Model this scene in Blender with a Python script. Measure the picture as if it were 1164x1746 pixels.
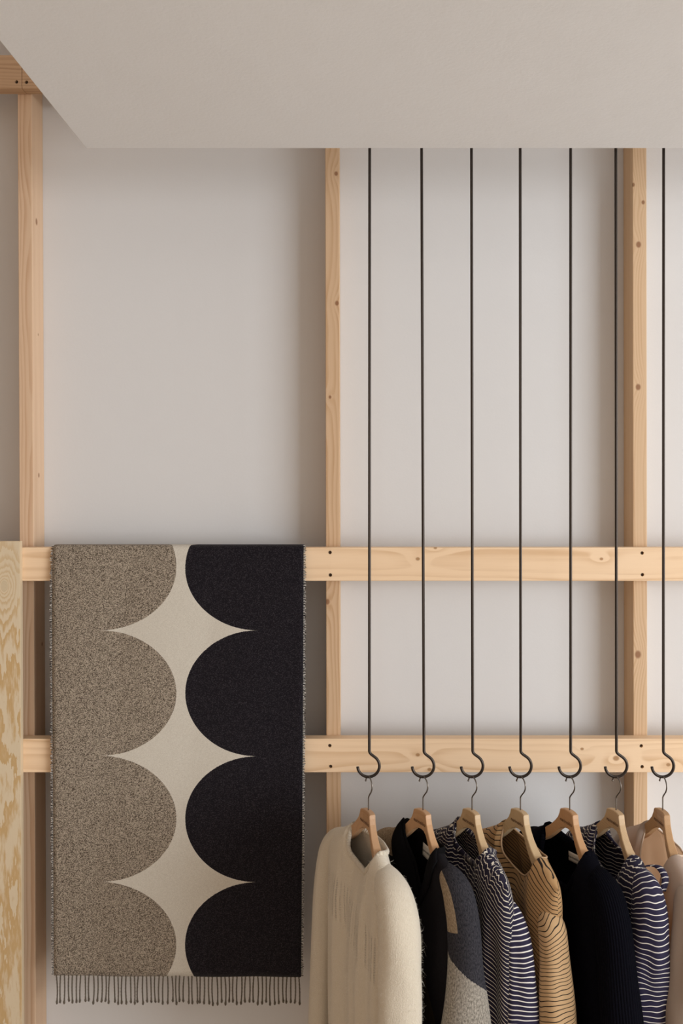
import bpy, bmesh, math, random
from mathutils import Vector, Matrix, noise

for o in list(bpy.data.objects):
    bpy.data.objects.remove(o, do_unlink=True)
S = bpy.context.scene
C = S.collection
random.seed(7)

# ------------------------------------------------------------------ camera
EYE = 1.9
F, VX, VY = 1595.0, 612.0, 832.0
cam = bpy.data.cameras.new('camera')
cam.sensor_width = 36.0
cam.lens = F / 1746.0 * 36.0
cam.shift_x = -(VX - 582.0) / 1746.0
cam.shift_y = -(873.0 - VY) / 1746.0
cam.clip_start = 0.05
camo = bpy.data.objects.new('camera', cam)
camo.location = (0, 0, EYE)
camo.rotation_euler = (math.radians(90), 0, 0)
C.objects.link(camo)
S.camera = camo

# ------------------------------------------------------------------ light
world = bpy.data.worlds.new('world')
S.world = world
world.use_nodes = True
bg = world.node_tree.nodes['Background']
bg.inputs[0].default_value = (1.0, 0.745, 0.545, 1)
bg.inputs[1].default_value = 0.52


def area(name, loc, target, sx, sy, power, col):
    l = bpy.data.lights.new(name, 'AREA')
    l.shape = 'RECTANGLE'
    l.size, l.size_y, l.energy, l.color = sx, sy, power, col
    o = bpy.data.objects.new(name, l)
    o.location = loc
    d = Vector(target) - Vector(loc)
    o.rotation_euler = d.to_track_quat('-Z', 'Y').to_euler()
    C.objects.link(o)
    return o


area('shop_window_daylight', (6.6, -2.4, 1.8), (0.2, 2.4, 1.6), 4.2, 2.9, 488.0, (0.88, 0.945, 1.0))

S.view_settings.view_transform = 'Standard'
S.view_settings.look = 'None'
S.view_settings.gamma = 1.0
S.view_settings.use_curve_mapping = False
S.view_settings.exposure = 0.0


# ------------------------------------------------------------------ helpers
def px(x, y, Y):
    """world point at depth Y seen at photo pixel x, y"""
    return Vector(((x - VX) / F * Y, Y, EYE - (y - VY) / F * Y))


def s2l(r, g, b):
    f = lambda c: (c / 12.92 if c <= 0.04045 else ((c + 0.055) / 1.055) ** 2.4)
    return (f(r / 255), f(g / 255), f(b / 255), 1.0)


def tag(o, label=None, cat=None, group=None, kind=None):
    if label: o['label'] = label
    if cat: o['category'] = cat
    if group: o['group'] = group
    if kind: o['kind'] = kind
    return o


def empty(name, loc, rz=0.0):
    o = bpy.data.objects.new(name, None)
    o.empty_display_size = 0.05
    o.location = loc
    o.rotation_euler = (0, 0, rz)
    C.objects.link(o)
    return o


def link(name, me, mat, parent=None):
    o = bpy.data.objects.new(name, me)
    if mat is not None and len(me.materials) == 0:
        me.materials.append(mat)
    C.objects.link(o)
    if parent is not None:
        o.parent = parent
    return o


def mesh_py(name, vs, fs, uvs=None, smooth=True):
    me = bpy.data.meshes.new(name)
    me.from_pydata([tuple(v) for v in vs], [], fs)
    if uvs is not None:
        l = me.uv_layers.new(name='UVMap')
        for lp in me.loops:
            l.data[lp.index].uv = uvs[lp.vertex_index]
    if smooth:
        me.polygons.foreach_set('use_smooth', [True] * len(me.polygons))
    me.update()
    return me


def box_mesh(name, sx, sy, sz, bev=0.0, seg=2):
    bm = bmesh.new()
    bmesh.ops.create_cube(bm, size=1.0)
    for v in bm.verts:
        v.co = Vector((v.co.x * sx, v.co.y * sy, v.co.z * sz))
    if bev > 0:
        bmesh.ops.bevel(bm, geom=bm.edges[:], offset=bev, segments=seg, affect='EDGES', profile=0.5)
    me = bpy.data.meshes.new(name)
    bm.to_mesh(me)
    bm.free()
    return me


def tube(pts, radii, seg=12, caps=True):
    """swept tube through pts, rotation-minimising frame -> verts, faces"""
    pts = [Vector(p) for p in pts]
    if not hasattr(radii, '__len__'):
        radii = [radii] * len(pts)
    n = len(pts)
    tans = []
    for i in range(n):
        t = pts[min(i + 1, n - 1)] - pts[max(i - 1, 0)]
        tans.append(t.normalized())
    t0 = tans[0]
    e = Vector((1, 0, 0)) if abs(t0.x) < 0.8 else Vector((0, 1, 0))
    e = (e - t0 * e.dot(t0)).normalized()
    vs, fs = [], []
    for i in range(n):
        t = tans[i]
        e = (e - t * e.dot(t)).normalized()
        b = t.cross(e)
        for k in range(seg):
            a = 2 * math.pi * k / seg
            vs.append(pts[i] + (e * math.cos(a) + b * math.sin(a)) * radii[i])
    for i in range(n - 1):
        for k in range(seg):
            k2 = (k + 1) % seg
            fs.append((i * seg + k, i * seg + k2, (i + 1) * seg + k2, (i + 1) * seg + k))
    if caps:
        fs.append(tuple(reversed(range(seg))))
        fs.append(tuple((n - 1) * seg + k for k in range(seg)))
    return vs, fs


def interp(tab, x):
    if x <= tab[0][0]: return tab[0][1]
    for (x0, y0), (x1, y1) in zip(tab, tab[1:]):
        if x <= x1:
            return y0 + (y1 - y0) * (x - x0) / (x1 - x0)
    return tab[-1][1]


def catmull(P, n):
    """P: list of tuples -> n samples, Catmull-Rom in all components"""
    m = len(P)
    out = []
    for i in range(n):
        f = i / (n - 1) * (m - 1)
        k = min(int(f), m - 2)
        t = f - k
        p0, p1, p2, p3 = P[max(k - 1, 0)], P[k], P[k + 1], P[min(k + 2, m - 1)]
        out.append(tuple(0.5 * (2 * b + (c - a) * t + (2 * a - 5 * b + 4 * c - d) * t * t + (3 * b - a - 3 * c + d) * t ** 3)
                         for a, b, c, d in zip(p0, p1, p2, p3)))
    return out


# ------------------------------------------------------------------ node helper
class N:
    def __init__(self, name):
        self.m = bpy.data.materials.new(name)
        self.m.use_nodes = True
        self.t = self.m.node_tree
        self.b = self.t.nodes['Principled BSDF']

    def new(self, typ, **kw):
        n = self.t.nodes.new(typ)
        for k, v in kw.items():
            setattr(n, k, v)
        return n

    def put(self, sock, v):
        if isinstance(v, bpy.types.NodeSocket):
            self.t.links.new(v, sock)
        elif v is not None:
            sock.default_value = v

    def math(self, op, a, b=None, c=None, clamp=False):
        n = self.new('ShaderNodeMath', operation=op, use_clamp=clamp)
        self.put(n.inputs[0], a)
        if b is not None: self.put(n.inputs[1], b)
        if c is not None: self.put(n.inputs[2], c)
        return n.outputs[0]

    def comb(self, x, y, z):
        n = self.new('ShaderNodeCombineXYZ')
        for i, v in enumerate((x, y, z)): self.put(n.inputs[i], v)
        return n.outputs[0]

    def sep(self, v):
        n = self.new('ShaderNodeSeparateXYZ')
        self.put(n.inputs[0], v)
        return n.outputs

    def coord(self, which='Object'):
        return self.new('ShaderNodeTexCoord').outputs[which]

    def uv(self):
        return self.new('ShaderNodeTexCoord').outputs['UV']

    def noise(self, v, scale=1.0, detail=2.0, rough=0.5):
        n = self.new('ShaderNodeTexNoise')
        self.put(n.inputs['Vector'], v)
        n.inputs['Scale'].default_value = scale
        n.inputs['Detail'].default_value = detail
        n.inputs['Roughness'].default_value = rough
        return n.outputs[0]

    def mix(self, f, a, b):
        n = self.new('ShaderNodeMix', data_type='RGBA')
        self.put(n.inputs[0], f)
        self.put(n.inputs[6], a)
        self.put(n.inputs[7], b)
        return n.outputs[2]

    def ramp(self, f, lo, hi):
        n = self.new('ShaderNodeMapRange', interpolation_type='SMOOTHSTEP')
        self.put(n.inputs[0], f)
        n.inputs[1].default_value, n.inputs[2].default_value = lo, hi
        return n.outputs[0]

    def bump(self, h, strength=0.3, dist=0.002):
        n = self.new('ShaderNodeBump')
        n.inputs['Strength'].default_value = strength
        n.inputs['Distance'].default_value = dist
        self.put(n.inputs['Height'], h)
        self.t.links.new(n.outputs[0], self.b.inputs['Normal'])

    def done(self, col, rough=0.7, metal=0.0, sheen=0.0, spec=None):
        self.put(self.b.inputs['Base Color'], col)
        self.put(self.b.inputs['Roughness'], rough)
        self.b.inputs['Metallic'].default_value = metal
        if sheen:
            self.b.inputs['Sheen Weight'].default_value = sheen
            self.b.inputs['Sheen Roughness'].default_value = 0.5
        if spec is not None:
            self.b.inputs['Specular IOR Level'].default_value = spec
        return self.m


def plain(name, col, rough=0.7, metal=0.0, spec=None):
    n = N(name)
    f = n.noise(n.coord(), 30, 3)
    c = n.mix(f, tuple(c * 0.93 for c in col[:3]) + (1,), tuple(min(1, c * 1.06) for c in col[:3]) + (1,))
    return n.done(c, rough, metal, spec=spec)


def plaster(name, col, scale=160, strength=0.12, dist=0.0015):
    n = N(name)
    co = n.coord()
    big = n.noise(co, 1.3, 3)
    c = n.mix(big, tuple(x * 0.975 for x in col[:3]) + (1,), tuple(min(1, x * 1.02) for x in col[:3]) + (1,))
    h = n.math('ADD', n.noise(co, scale, 4, 0.6), n.math('MULTIPLY', n.noise(co, 9, 2), 3.0))
    n.bump(h, strength, dist)
    return n.done(c, 0.85, spec=0.2)


def wood(name, axis, light, dark, freq=190.0, pith=(0.05, -0.06), knots=(), seed=0.0, warp=0.010,
         kcol=(0.25, 0.105, 0.045, 1), contrast=1.0, rough=0.55, fine=0.35):
    """sawn softwood: annual rings about a pith line along `axis`, bending round knots (object metres)"""
    n = N(name)
    co = n.coord()
    x, y, z = n.sep(co)
    L, A, B = {'x': (x, y, z), 'z': (z, x, y), 'y': (y, x, z)}[axis]
    wv = n.comb(n.math('ADD', n.math('MULTIPLY', L, 1.6), seed * 3.7), n.math('MULTIPLY', A, 9.0), n.math('MULTIPLY', B, 9.0))
    w = n.math('MULTIPLY', n.math('SUBTRACT', n.noise(wv, 1.0, 2.5, 0.55), 0.5), warp * 2.4)
    dA = n.math('SUBTRACT', A, pith[0])
    dB = n.math('SUBTRACT', B, pith[1])
    r = n.math('SQRT', n.math('ADD', n.math('MULTIPLY', dA, dA), n.math('MULTIPLY', dB, dB)))
    r = n.math('ADD', r, w)
    kmask = None
    for (kx, ky, kz, kr) in knots:
        kl, ka, kb = {'x': (kx, ky, kz), 'z': (kz, kx, ky), 'y': (ky, kx, kz)}[axis]
        q = n.math('DIVIDE', n.math('SUBTRACT', L, kl), 2.0)
        a = n.math('SUBTRACT', A, ka)
        b = n.math('SUBTRACT', B, kb)
        d2 = n.math('ADD', n.math('ADD', n.math('MULTIPLY', q, q), n.math('MULTIPLY', a, a)), n.math('MULTIPLY', b, b))
        sg = (kr * 2.3) ** 2
        push = n.math('DIVIDE', kr * 1.6, n.math('ADD', n.math('DIVIDE', d2, sg), 1.0))
        r = n.math('ADD', r, push)
        q2 = n.math('MULTIPLY', q, 1.6)
        d = n.math('SQRT', n.math('ADD', n.math('ADD', n.math('MULTIPLY', q2, q2), n.math('MULTIPLY', a, a)), n.math('MULTIPLY', b, b)))
        mk = n.math('SUBTRACT', 1.0, n.ramp(d, kr * 0.45, kr * 1.0))
        kmask = mk if kmask is None else n.math('MAXIMUM', kmask, mk)
    fr = n.math('FRACT', n.math('MULTIPLY', r, freq))
    late = n.math('MULTIPLY', n.ramp(fr, 0.25, 0.86), n.math('SUBTRACT', 1.0, n.ramp(fr, 0.88, 1.0)))
    var = n.noise(n.comb(n.math('MULTIPLY', L, 1.1), n.math('MULTIPLY', A, 40.0), n.math('ADD', n.math('MULTIPLY', B, 40.0), seed)), 1.0, 2)
    late = n.math('MULTIPLY', late, n.math('MULTIPLY', n.ramp(var, 0.25, 0.75), contrast))
    fv = n.comb(n.math('MULTIPLY', L, 14.0), n.math('MULTIPLY', A, 600.0), n.math('MULTIPLY', B, 600.0))
    fib = n.noise(fv, 1.0, 3, 0.6)
    f = n.math('ADD', n.math('MULTIPLY', late, 0.75), n.math('MULTIPLY', n.math('SUBTRACT', fib, 0.45), fine), clamp=True)
    c = n.mix(f, light, dark)
    if kmask is not None:
        c = n.mix(n.math('MULTIPLY', kmask, 0.85), c, kcol)
    n.bump(n.math('ADD', fib, late), 0.15, 0.0004)
    return n.done(c, rough, spec=0.3)


# ------------------------------------------------------------------ the room
YW, YP, YR = 2.597, 2.508, 2.470        # wall face, post front, rail front
Z_SOF = EYE + (VY - 253) / F * 2.16
M_wall = plaster('wall_plaster', (0.72, 0.71, 0.705, 1))
M_sof = plaster('soffit_plaster', (0.86, 0.865, 0.875, 1), 120, 0.22, 0.002)


def struct(name, size, loc, mat, bev=0.0):
    o = link(name, box_mesh(name, *size, bev), mat)
    o.location = loc
    return tag(o, kind='structure')


struct('wall_back', (9.0, 0.1, 3.5), (0.0, YW + 0.05, 1.75), M_wall)
n = N('floor_oak')
co = n.coord()
fl = n.noise(n.comb(n.math('MULTIPLY', n.sep(co)[0], 1.0), n.math('MULTIPLY', n.sep(co)[1], 12.0), 0.0), 3.0, 4)
M_floor = n.done(n.mix(fl, (0.60, 0.52, 0.43, 1), (0.69, 0.61, 0.52, 1)), 0.5)
struct('floor', (16.0, 14.0, 0.1), (2.0, YW - 7.0, -0.05), M_floor)
struct('ceiling', (2.8, 1.1, 0.15), (-0.63 + 1.4, 2.16 - 0.55, Z_SOF + 0.075), M_sof, 0.002)
struct('ceiling.001', (9.0, 9.0, 0.1), (0.0, YW - 4.5, 3.55), M_sof)

# ------------------------------------------------------------------ timber frame
PINE_L, PINE_D = (0.66, 0.455, 0.285, 1), (0.50, 0.285, 0.14, 1)
RAIL_L, RAIL_D = (0.90, 0.66, 0.435, 1), (0.70, 0.45, 0.25, 1)


def board(name, size, loc, mat, holes=(), tilt=0.0):
    """sawn timber with slightly eased edges; countersunk screw holes cut in the front face"""
    me = box_mesh(name, *size, 0.0016, 2)
    o = link(name, me, mat)
    o.location = loc
    o.rotation_euler = (0, tilt, 0)
    if holes:
        bm = bmesh.new()
        for (hx, hz) in holes:
            bmesh.ops.create_cone(bm, cap_ends=True, segments=20, radius1=0.0046, radius2=0.0046, depth=0.02,
                                  matrix=Matrix.Translation((hx - loc[0], -size[1] / 2, hz - loc[2])) @ Matrix.Rotation(math.pi / 2, 4, 'X'))
        cme = bpy.data.meshes.new('cut')
        bm.to_mesh(cme)
        bm.free()
        co_ = bpy.data.objects.new('cut', cme)
        co_.location = loc
        C.objects.link(co_)
        md = o.modifiers.new('holes', 'BOOLEAN')
        md.operation = 'DIFFERENCE'
        md.solver = 'EXACT'
        md.object = co_
        bpy.context.view_layer.update()
        dg = bpy.context.evaluated_depsgraph_get()
        new = bpy.data.meshes.new_from_object(o.evaluated_get(dg))
        o.modifiers.clear()
        o.data = new
        bpy.data.objects.remove(co_, do_unlink=True)
        for (hx, hz) in holes:
            s = link('screw', SCREW, None, o)
            s.location = (hx - loc[0], -size[1] / 2 + 0.0065, hz - loc[2])
    return o


# screw head: shallow dome with a cross recess
def screw_mesh():
    vs, fs = [], []
    rings = [(0.0042, 0.0), (0.0040, -0.0008), (0.0030, -0.0012), (0.0017, -0.0012), (0.0013, 0.0006), (0.0003, 0.0012)]
    k = 16
    for (r, y) in rings:
        for i in range(k):
            a = 2 * math.pi * i / k
            rr = r * (0.6 if (r < 0.002 and i % 4 == 2) else 1.0)
            vs.append((rr * math.cos(a), y, rr * math.sin(a)))
    for j in range(len(rings) - 1):
        for i in range(k):
            i2 = (i + 1) % k
            fs.append((j * k + i, j * k + i2, (j + 1) * k + i2, (j + 1) * k + i))
    fs.append(tuple((len(rings) - 1) * k + i for i in range(k)))
    me = mesh_py('screw', vs, fs)
    me.materials.append(plain('screw_steel', (0.10, 0.07, 0.05, 1), 0.45, 0.8))
    return me


SCREW = screw_mesh()


def X(p, Y): return (p - VX) / F * Y
def Z(p, Y): return EYE - (p - VY) / F * Y


# posts: front faces centred at photo x = 44.5, 567, 1091
POST_TOP = 3.3
PW, PD = 0.0375, YW - YP


def kn(lst, cx, side=None):
    """knots given as photo pixel on the post front face -> local coordinates"""
    out = []
    for (kx, ky, kr) in lst:
        out.append((X(kx, YP) - cx, -PD / 2, Z(ky, YP) - POST_TOP / 2, kr))
    return out


cxl = X(45.5, YP)
cxm = X(567.5, YP)
cxr = X(1091.0, YP)
posts = [
    (cxl, 'pine wall post at the far left beside the plywood board', math.radians(-0.25),
     dict(seed=1.3, pith=(0.02, -0.09), freq=210, knots=[(PW / 2, -0.01, Z(372, YP) - POST_TOP / 2, 0.010),
          (PW / 2, 0.0, Z(566, YP) - POST_TOP / 2, 0.004), (PW / 2, 0.02, Z(1105, YP) - POST_TOP / 2, 0.006), (PW / 2, 0.0, Z(810, YP) - POST_TOP / 2, 0.007)],
          light=(0.71, 0.50, 0.335, 1), dark=(0.52, 0.29, 0.16, 1))),
    (cxm, 'pine wall post between the patterned throw and the cream sweater', math.radians(-0.1),
     dict(seed=5.1, pith=(-0.03, -0.10), freq=170, knots=kn([(574, 296, 0.0065), (575, 517, 0.007), (563, 677, 0.005), (558, 1026, 0.008)], cxm))),
    (cxr, 'pine wall post behind the right-hand clothes rods', math.radians(-0.08),
     dict(seed=8.2, pith=(0.035, -0.085), freq=180, knots=kn([(1080, 315, 0.006), (1097, 345, 0.006), (1089, 417, 0.009), (1088, 660, 0.009), (1087, 1116, 0.011)], cxr),
          light=(0.68, 0.475, 0.295, 1))),
]
for (cx, lab, tilt, kw) in posts:
    kw.setdefault('light', PINE_L)
    kw.setdefault('dark', PINE_D)
    m = wood('pine_post', 'z', **kw)
    o = board('timber_post', (PW, PD - 0.0005, POST_TOP), (cx, YP + PD / 2 - 0.0003, POST_TOP / 2), m, tilt=tilt)
    tag(o, lab, 'post', 'timber posts on the wall')

# rails screwed to the front of the posts
RH, RD = 0.0885, 0.038
rx0, rx1 = -1.35, 1.25
for (zc, lab, holes, kw) in [
    (Z(962, YR), 'upper horizontal pine rail carrying the patterned throw',
     [(562.5, 942), (563, 980.5), (1094.5, 943), (1095, 980)],
     dict(seed=2.2, pith=(-0.12, 0.012), freq=150, knots=[(X(712, YR), -RD / 2, Z(953, YR), 0.006), (X(1025, YR), -RD / 2, Z(953, YR), 0.005), (X(742, YR), -RD / 2, Z(934, YR), 0.005)])),
    (Z(1288.5, YR), 'lower horizontal pine rail behind the black hooks',
     [(562, 1271.5), (563.5, 1307), (1093, 1272), (1094.5, 1307.5)],
     dict(seed=6.4, pith=(-0.10, -0.014), freq=150, knots=[(X(712, YR), -RD / 2, Z(1287, YR), 0.006), (X(732, YR), -RD / 2, Z(1312, YR), 0.006),
          (X(992, YR), -RD / 2, Z(1277, YR), 0.005), (X(1050, YR), -RD / 2, Z(1293, YR), 0.009), (X(1139, YR), -RD / 2, Z(1304, YR), 0.006)])),
]:
    hs = [(X(a, YR), Z(b, YR)) for a, b in holes]
    c = ((rx0 + rx1) / 2, YR + RD / 2, zc)
    kw['knots'] = [(k[0] - c[0], k[1], k[2] - c[2], k[3]) for k in kw['knots']]
    m = wood('pine_rail', 'x', RAIL_L, RAIL_D, kcol=(0.36, 0.18, 0.07, 1), contrast=1.15, **kw)
    tag(board('timber_rail', (rx1 - rx0, RD - 0.0005, RH), c, m, hs), lab, 'rail', 'timber rails across the posts')

# header boards at the top left: two pieces butt-jointed over the left post
zc = Z(122, YR)
jx = X(37, YR)
for (a, b, hole, lab, sd) in [(-1.35, jx - 0.0004, (28, 139.5), 'short pine header board at the upper left corner, left of the joint', 3.0),
                              (jx + 0.0004, 1.25, (45, 140), 'pine header board partly hidden by the soffit, right of the joint', 9.0)]:
    c = ((a + b) / 2, YR + RD / 2, zc)
    m = wood('pine_header', 'x', (0.56, 0.36, 0.215, 1), (0.34, 0.18, 0.085, 1), seed=sd, pith=(-0.10, 0.06), freq=170, contrast=1.2)
    tag(board('timber_header', (b - a, RD - 0.0005, RH), c, m, [(X(hole[0], YR), Z(hole[1], YR))]), lab, 'board', 'header boards at the upper left')

# plywood board standing at the left edge, fixed to the rails
n = N('plywood_face')
co = n.coord()
x, y, z = n.sep(co)
wv = n.comb(n.math('MULTIPLY', x, 20.0), n.math('MULTIPLY', y, 3.0), n.math('MULTIPLY', z, 4.0))
big = n.noise(wv, 1.3, 5.0, 0.6)
kz, kxx = Z(1000, 2.45), X(9, 2.45)
# cathedral figure: contour lines of a slowly varying height field with a knot
BW = 0.60
BX = X(36.5, 2.452) - BW / 2
BT = Z(923.5, 2.452)
dx = n.math('SUBTRACT', x, kxx - BX)
dz = n.math('MULTIPLY', n.math('SUBTRACT', z, kz - BT / 2), 0.62)
kd = n.math('SQRT', n.math('ADD', n.math('MULTIPLY', dx, dx), n.math('MULTIPLY', dz, dz)))
knot = n.math('DIVIDE', 0.9, n.math('ADD', n.math('DIVIDE', kd, 0.022), 1.0))
hgt = n.math('ADD', n.math('MULTIPLY', big, 4.5), n.math('MULTIPLY', knot, 13.0))
fr = n.math('FRACT', hgt)
band = n.math('MULTIPLY', n.ramp(fr, 0.30, 0.80), n.math('SUBTRACT', 1.0, n.ramp(fr, 0.93, 1.0)))
fine = n.noise(n.comb(n.math('MULTIPLY', x, 500.0), 0.0, n.math('MULTIPLY', z, 25.0)), 1.0, 3)
low = n.ramp(z, (Z(1090, 2.45) - BT / 2), (Z(1000, 2.45) - BT / 2))
band = n.math('MULTIPLY', band, n.math('SUBTRACT', 1.0, n.math('MULTIPLY', low, 0.5)))
col = n.mix(n.math('ADD', n.math('MULTIPLY', band, 0.85), n.math('MULTIPLY', n.math('SUBTRACT', fine, 0.5), 0.3), clamp=True),
            (0.70, 0.575, 0.40, 1), (0.54, 0.34, 0.135, 1))
kcore = n.math('SUBTRACT', 1.0, n.ramp(kd, 0.007, 0.011))
col = n.mix(n.math('MULTIPLY', kcore, 0.6), col, (0.60, 0.49, 0.33, 1))
n.bump(fine, 0.1, 0.0004)
M_ply = n.done(col, 0.5)
M_plye = wood('plywood_edge', 'z', (0.70, 0.55, 0.37, 1), (0.50, 0.34, 0.18, 1), freq=330, pith=(0, -2.0), warp=0.0, contrast=0.7)
me = box_mesh('plywood_board', BW, 0.018, BT, 0.0006, 1)
me.materials.append(M_ply)
me.materials.append(M_plye)
for p in me.polygons:
    p.material_index = 0 if abs(p.normal.y) > 0.9 else 1
ply = link('plywood_board', me, M_ply)
ply.location = (BX, 2.452 + 0.009, BT / 2)
ply.rotation_euler = (0, math.radians(-0.25), 0)
tag(ply, 'tall plywood board with flame grain at the left edge', 'board')

# ------------------------------------------------------------------ woven throw over the upper rail
YB = 2.462
n = N('throw_weave')
uv = n.uv()
u, v, _ = n.sep(uv)
K = YB / F
XL0, AL = (170 - VX) * K, 131.5 * K
XR0, AR = (440 - VX) * K, 123.5 * K
PER, V0 = 213.7 * K, (1069.5 - 930) * K
half = PER / 2
jit = n.math('MULTIPLY', n.math('SUBTRACT', n.noise(uv, 420, 1), 0.5), 0.0022)
uj = n.math('ADD', u, jit)
vj = n.math('ADD', v, jit)
ph = n.math('DIVIDE', n.math('SUBTRACT', n.math('ADD', vj, 5 * PER), V0), PER)
yy = n.math('MULTIPLY', n.math('SUBTRACT', n.math('FRACT', ph), 0.5), 2.0)            # -1..1 between cusps
root = n.math('SQRT', n.math('MAXIMUM', n.math('SUBTRACT', 1.0, n.math('MULTIPLY', yy, yy)), 0.0))
left = n.math('LESS_THAN', uj, n.math('ADD', n.math('MULTIPLY', root, AL), XL0))
right = n.math('GREATER_THAN', uj, n.math('SUBTRACT', XR0, n.math('MULTIPLY', root, AR)))
fi = n.new('ShaderNodeTexWhiteNoise', noise_dimensions='2D')
sn = n.new('ShaderNodeVectorMath', operation='SNAP')
tw = n.comb(n.math('ADD', u, n.math('MULTIPLY', v, 0.5)), v, 0.0)
n.put(sn.inputs[0], tw)
sn.inputs[1].default_value = (0.0017, 0.0013, 1)
n.put(fi.inputs['Vector'], sn.outputs[0])
wn = fi.outputs['Value']
soft = n.noise(uv, 9, 3)
mott = n.noise(n.comb(n.math('MULTIPLY', u, 260.0), n.math('MULTIPLY', v, 520.0), 0.0), 1.0, 2)
tv = n.math('ADD', n.math('MULTIPLY', wn, 0.75), n.math('MULTIPLY', mott, 0.25))
taupe = n.mix(n.ramp(tv, 0.15, 0.85), (0.070, 0.052, 0.036, 1), (0.46, 0.385, 0.30, 1))
blk = n.mix(n.math('MULTIPLY', n.ramp(tv, 0.55, 1.0), 0.45), (0.009, 0.0072, 0.010, 1), (0.10, 0.086, 0.096, 1))
crm = n.mix(tv, (0.57, 0.52, 0.44, 1), (0.70, 0.655, 0.57, 1))
col = n.mix(left, crm, taupe)
col = n.mix(right, col, blk)
n.bump(n.math('ADD', wn, n.math('SINE', n.math('MULTIPLY', n.math('ADD', u, v), 2600.0))), 0.35, 0.0006)
M_throw = n.done(col, 0.95, sheen=0.1, spec=0.1)

bx0, bx1 = (90.5 - VX) * K, (517.5 - VX) * K
zt = Z(930.3, YB)
zb = Z(1661, YB)
yf, yb_ = YB, YR + RD + 0.006
prof = []                       # (Y, z, v) from the back hem over the rail to the front hem
for i in range(12):
    prof.append((yb_ + 0.004, zt - 0.40 + 0.385 * i / 11))
prof += [(yb_ + 0.001, zt - 0.006), (yb_ - 0.006, zt - 0.001), (yb_ - 0.018, zt), (yf + 0.016, zt), (yf + 0.006, zt - 0.001), (yf + 0.001, zt - 0.006), (yf, zt - 0.012)]
for i in range(1, 71):
    prof.append((yf, zt - 0.012 + (zb - zt + 0.012) * i / 70))
acc = [0.0]
for a, b in zip(prof, prof[1:]):
    acc.append(acc[-1] + math.hypot(b[0] - a[0], b[1] - a[1]))
ktop = 17
NU = 60
vs, fs, uvs = [], [], []


def throw_pt(s, Yp, zp):
    """s 0..1 across; small relief of hanging cloth"""
    dn = max(0.0, zt - zp)
    xx = bx0 + (bx1 - bx0) * s
    mid = (bx0 + bx1) / 2
    xx = mid + (xx - mid) * (1.0 - 0.0185 * (dn / (zt - zb)) ** 1.5)
    if Yp < YR:
        rel = 0.0045 * noise.noise(Vector((s * 3.0, dn * 1.6, 3.1))) + 0.003 * math.sin(s * 9 + dn * 2)
        Yp = Yp - (0.004 + abs(rel)) * min(1.0, dn / 0.08) - 0.006 * max(0, dn - .6)
    zz = zp + 0.0025 * noise.noise(Vector((s * 4, 1.7, 0))) * min(1, dn / 0.1) - 0.003 * (s - .5) * min(1, dn)
    return Vector((xx, Yp, zz))


for j, (Yp, zp) in enumerate(prof):
    for i in range(NU + 1):
        s = i / NU
        vs.append(throw_pt(s, Yp, zp))
        uvs.append((bx0 + (bx1 - bx0) * s, acc[j] - acc[ktop]))
for j in range(len(prof) - 1):
    for i in range(NU):
        a = j * (NU + 1) + i
        fs.append((a, a + 1, a + NU + 2, a + NU + 1))
base = Vector(((bx0 + bx1) / 2, YB, zb))
throw = empty('throw_blanket', base)
tag(throw, 'woven throw with taupe, cream and black scallops hanging over the rail', 'throw')
me = mesh_py('cloth', [p - base for p in vs], fs, uvs)
cl = link('woven_cloth', me, M_throw, throw)
md = cl.modifiers.new('thick', 'SOLIDIFY')
md.thickness = 0.003
md.offset = 0
# knotted, twisted tassels along the hem
n = N('tassel_yarn')
xx, y_, zz = n.sep(n.coord())
tws = n.math('SINE', n.math('ADD', n.math('MULTIPLY', zz, 1900.0), n.math('MULTIPLY', xx, 900.0)))
M_tas = n.done(n.mix(n.ramp(tws, 0.2, 0.8), (0.014, 0.011, 0.010, 1), (0.40, 0.33, 0.25, 1)), 0.95, spec=0.1)
tmeshes = []
for q in range(7):
    rr = random.Random(q)
    L_ = 0.074 + rr.uniform(-0.004, 0.004)
    P = []
    b1, b2 = rr.uniform(-0.0022, 0.0022), rr.uniform(-0.0012, 0.0012)
    for i in range(26):
        t = i / 25
        P.append((b1 * math.sin(t * math.pi) + b2 * t + 0.0006 * math.sin(t * 60), 0.0006 * math.cos(t * 60), -L_ * t))
    R_ = [0.0018 + 0.0003 * math.sin(i * 1.9) for i in range(26)]
    R_[-1], R_[-2], R_[-3], R_[-4] = 0.0014, 0.0029, 0.0031, 0.0023
    tv_, tf_ = tube(P, R_, 7)
    tm = mesh_py('tassel', tv_, tf_)
    tm.materials.append(M_tas)
    tmeshes.append(tm)
NT = 60
for i in range(NT):
    s = 0.008 + 0.984 * i / (NT - 1)
    p = throw_pt(s, yf, zb) - base
    t = link('tassel', random.choice(tmeshes), None, throw)
    t.location = p + Vector((random.uniform(-0.0008, 0.0008), 0, 0.002))
    t.rotation_euler = (random.uniform(-0.03, 0.03), random.uniform(-0.035, 0.035), random.choice((0, math.pi)) + random.uniform(-0.4, 0.4))
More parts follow.
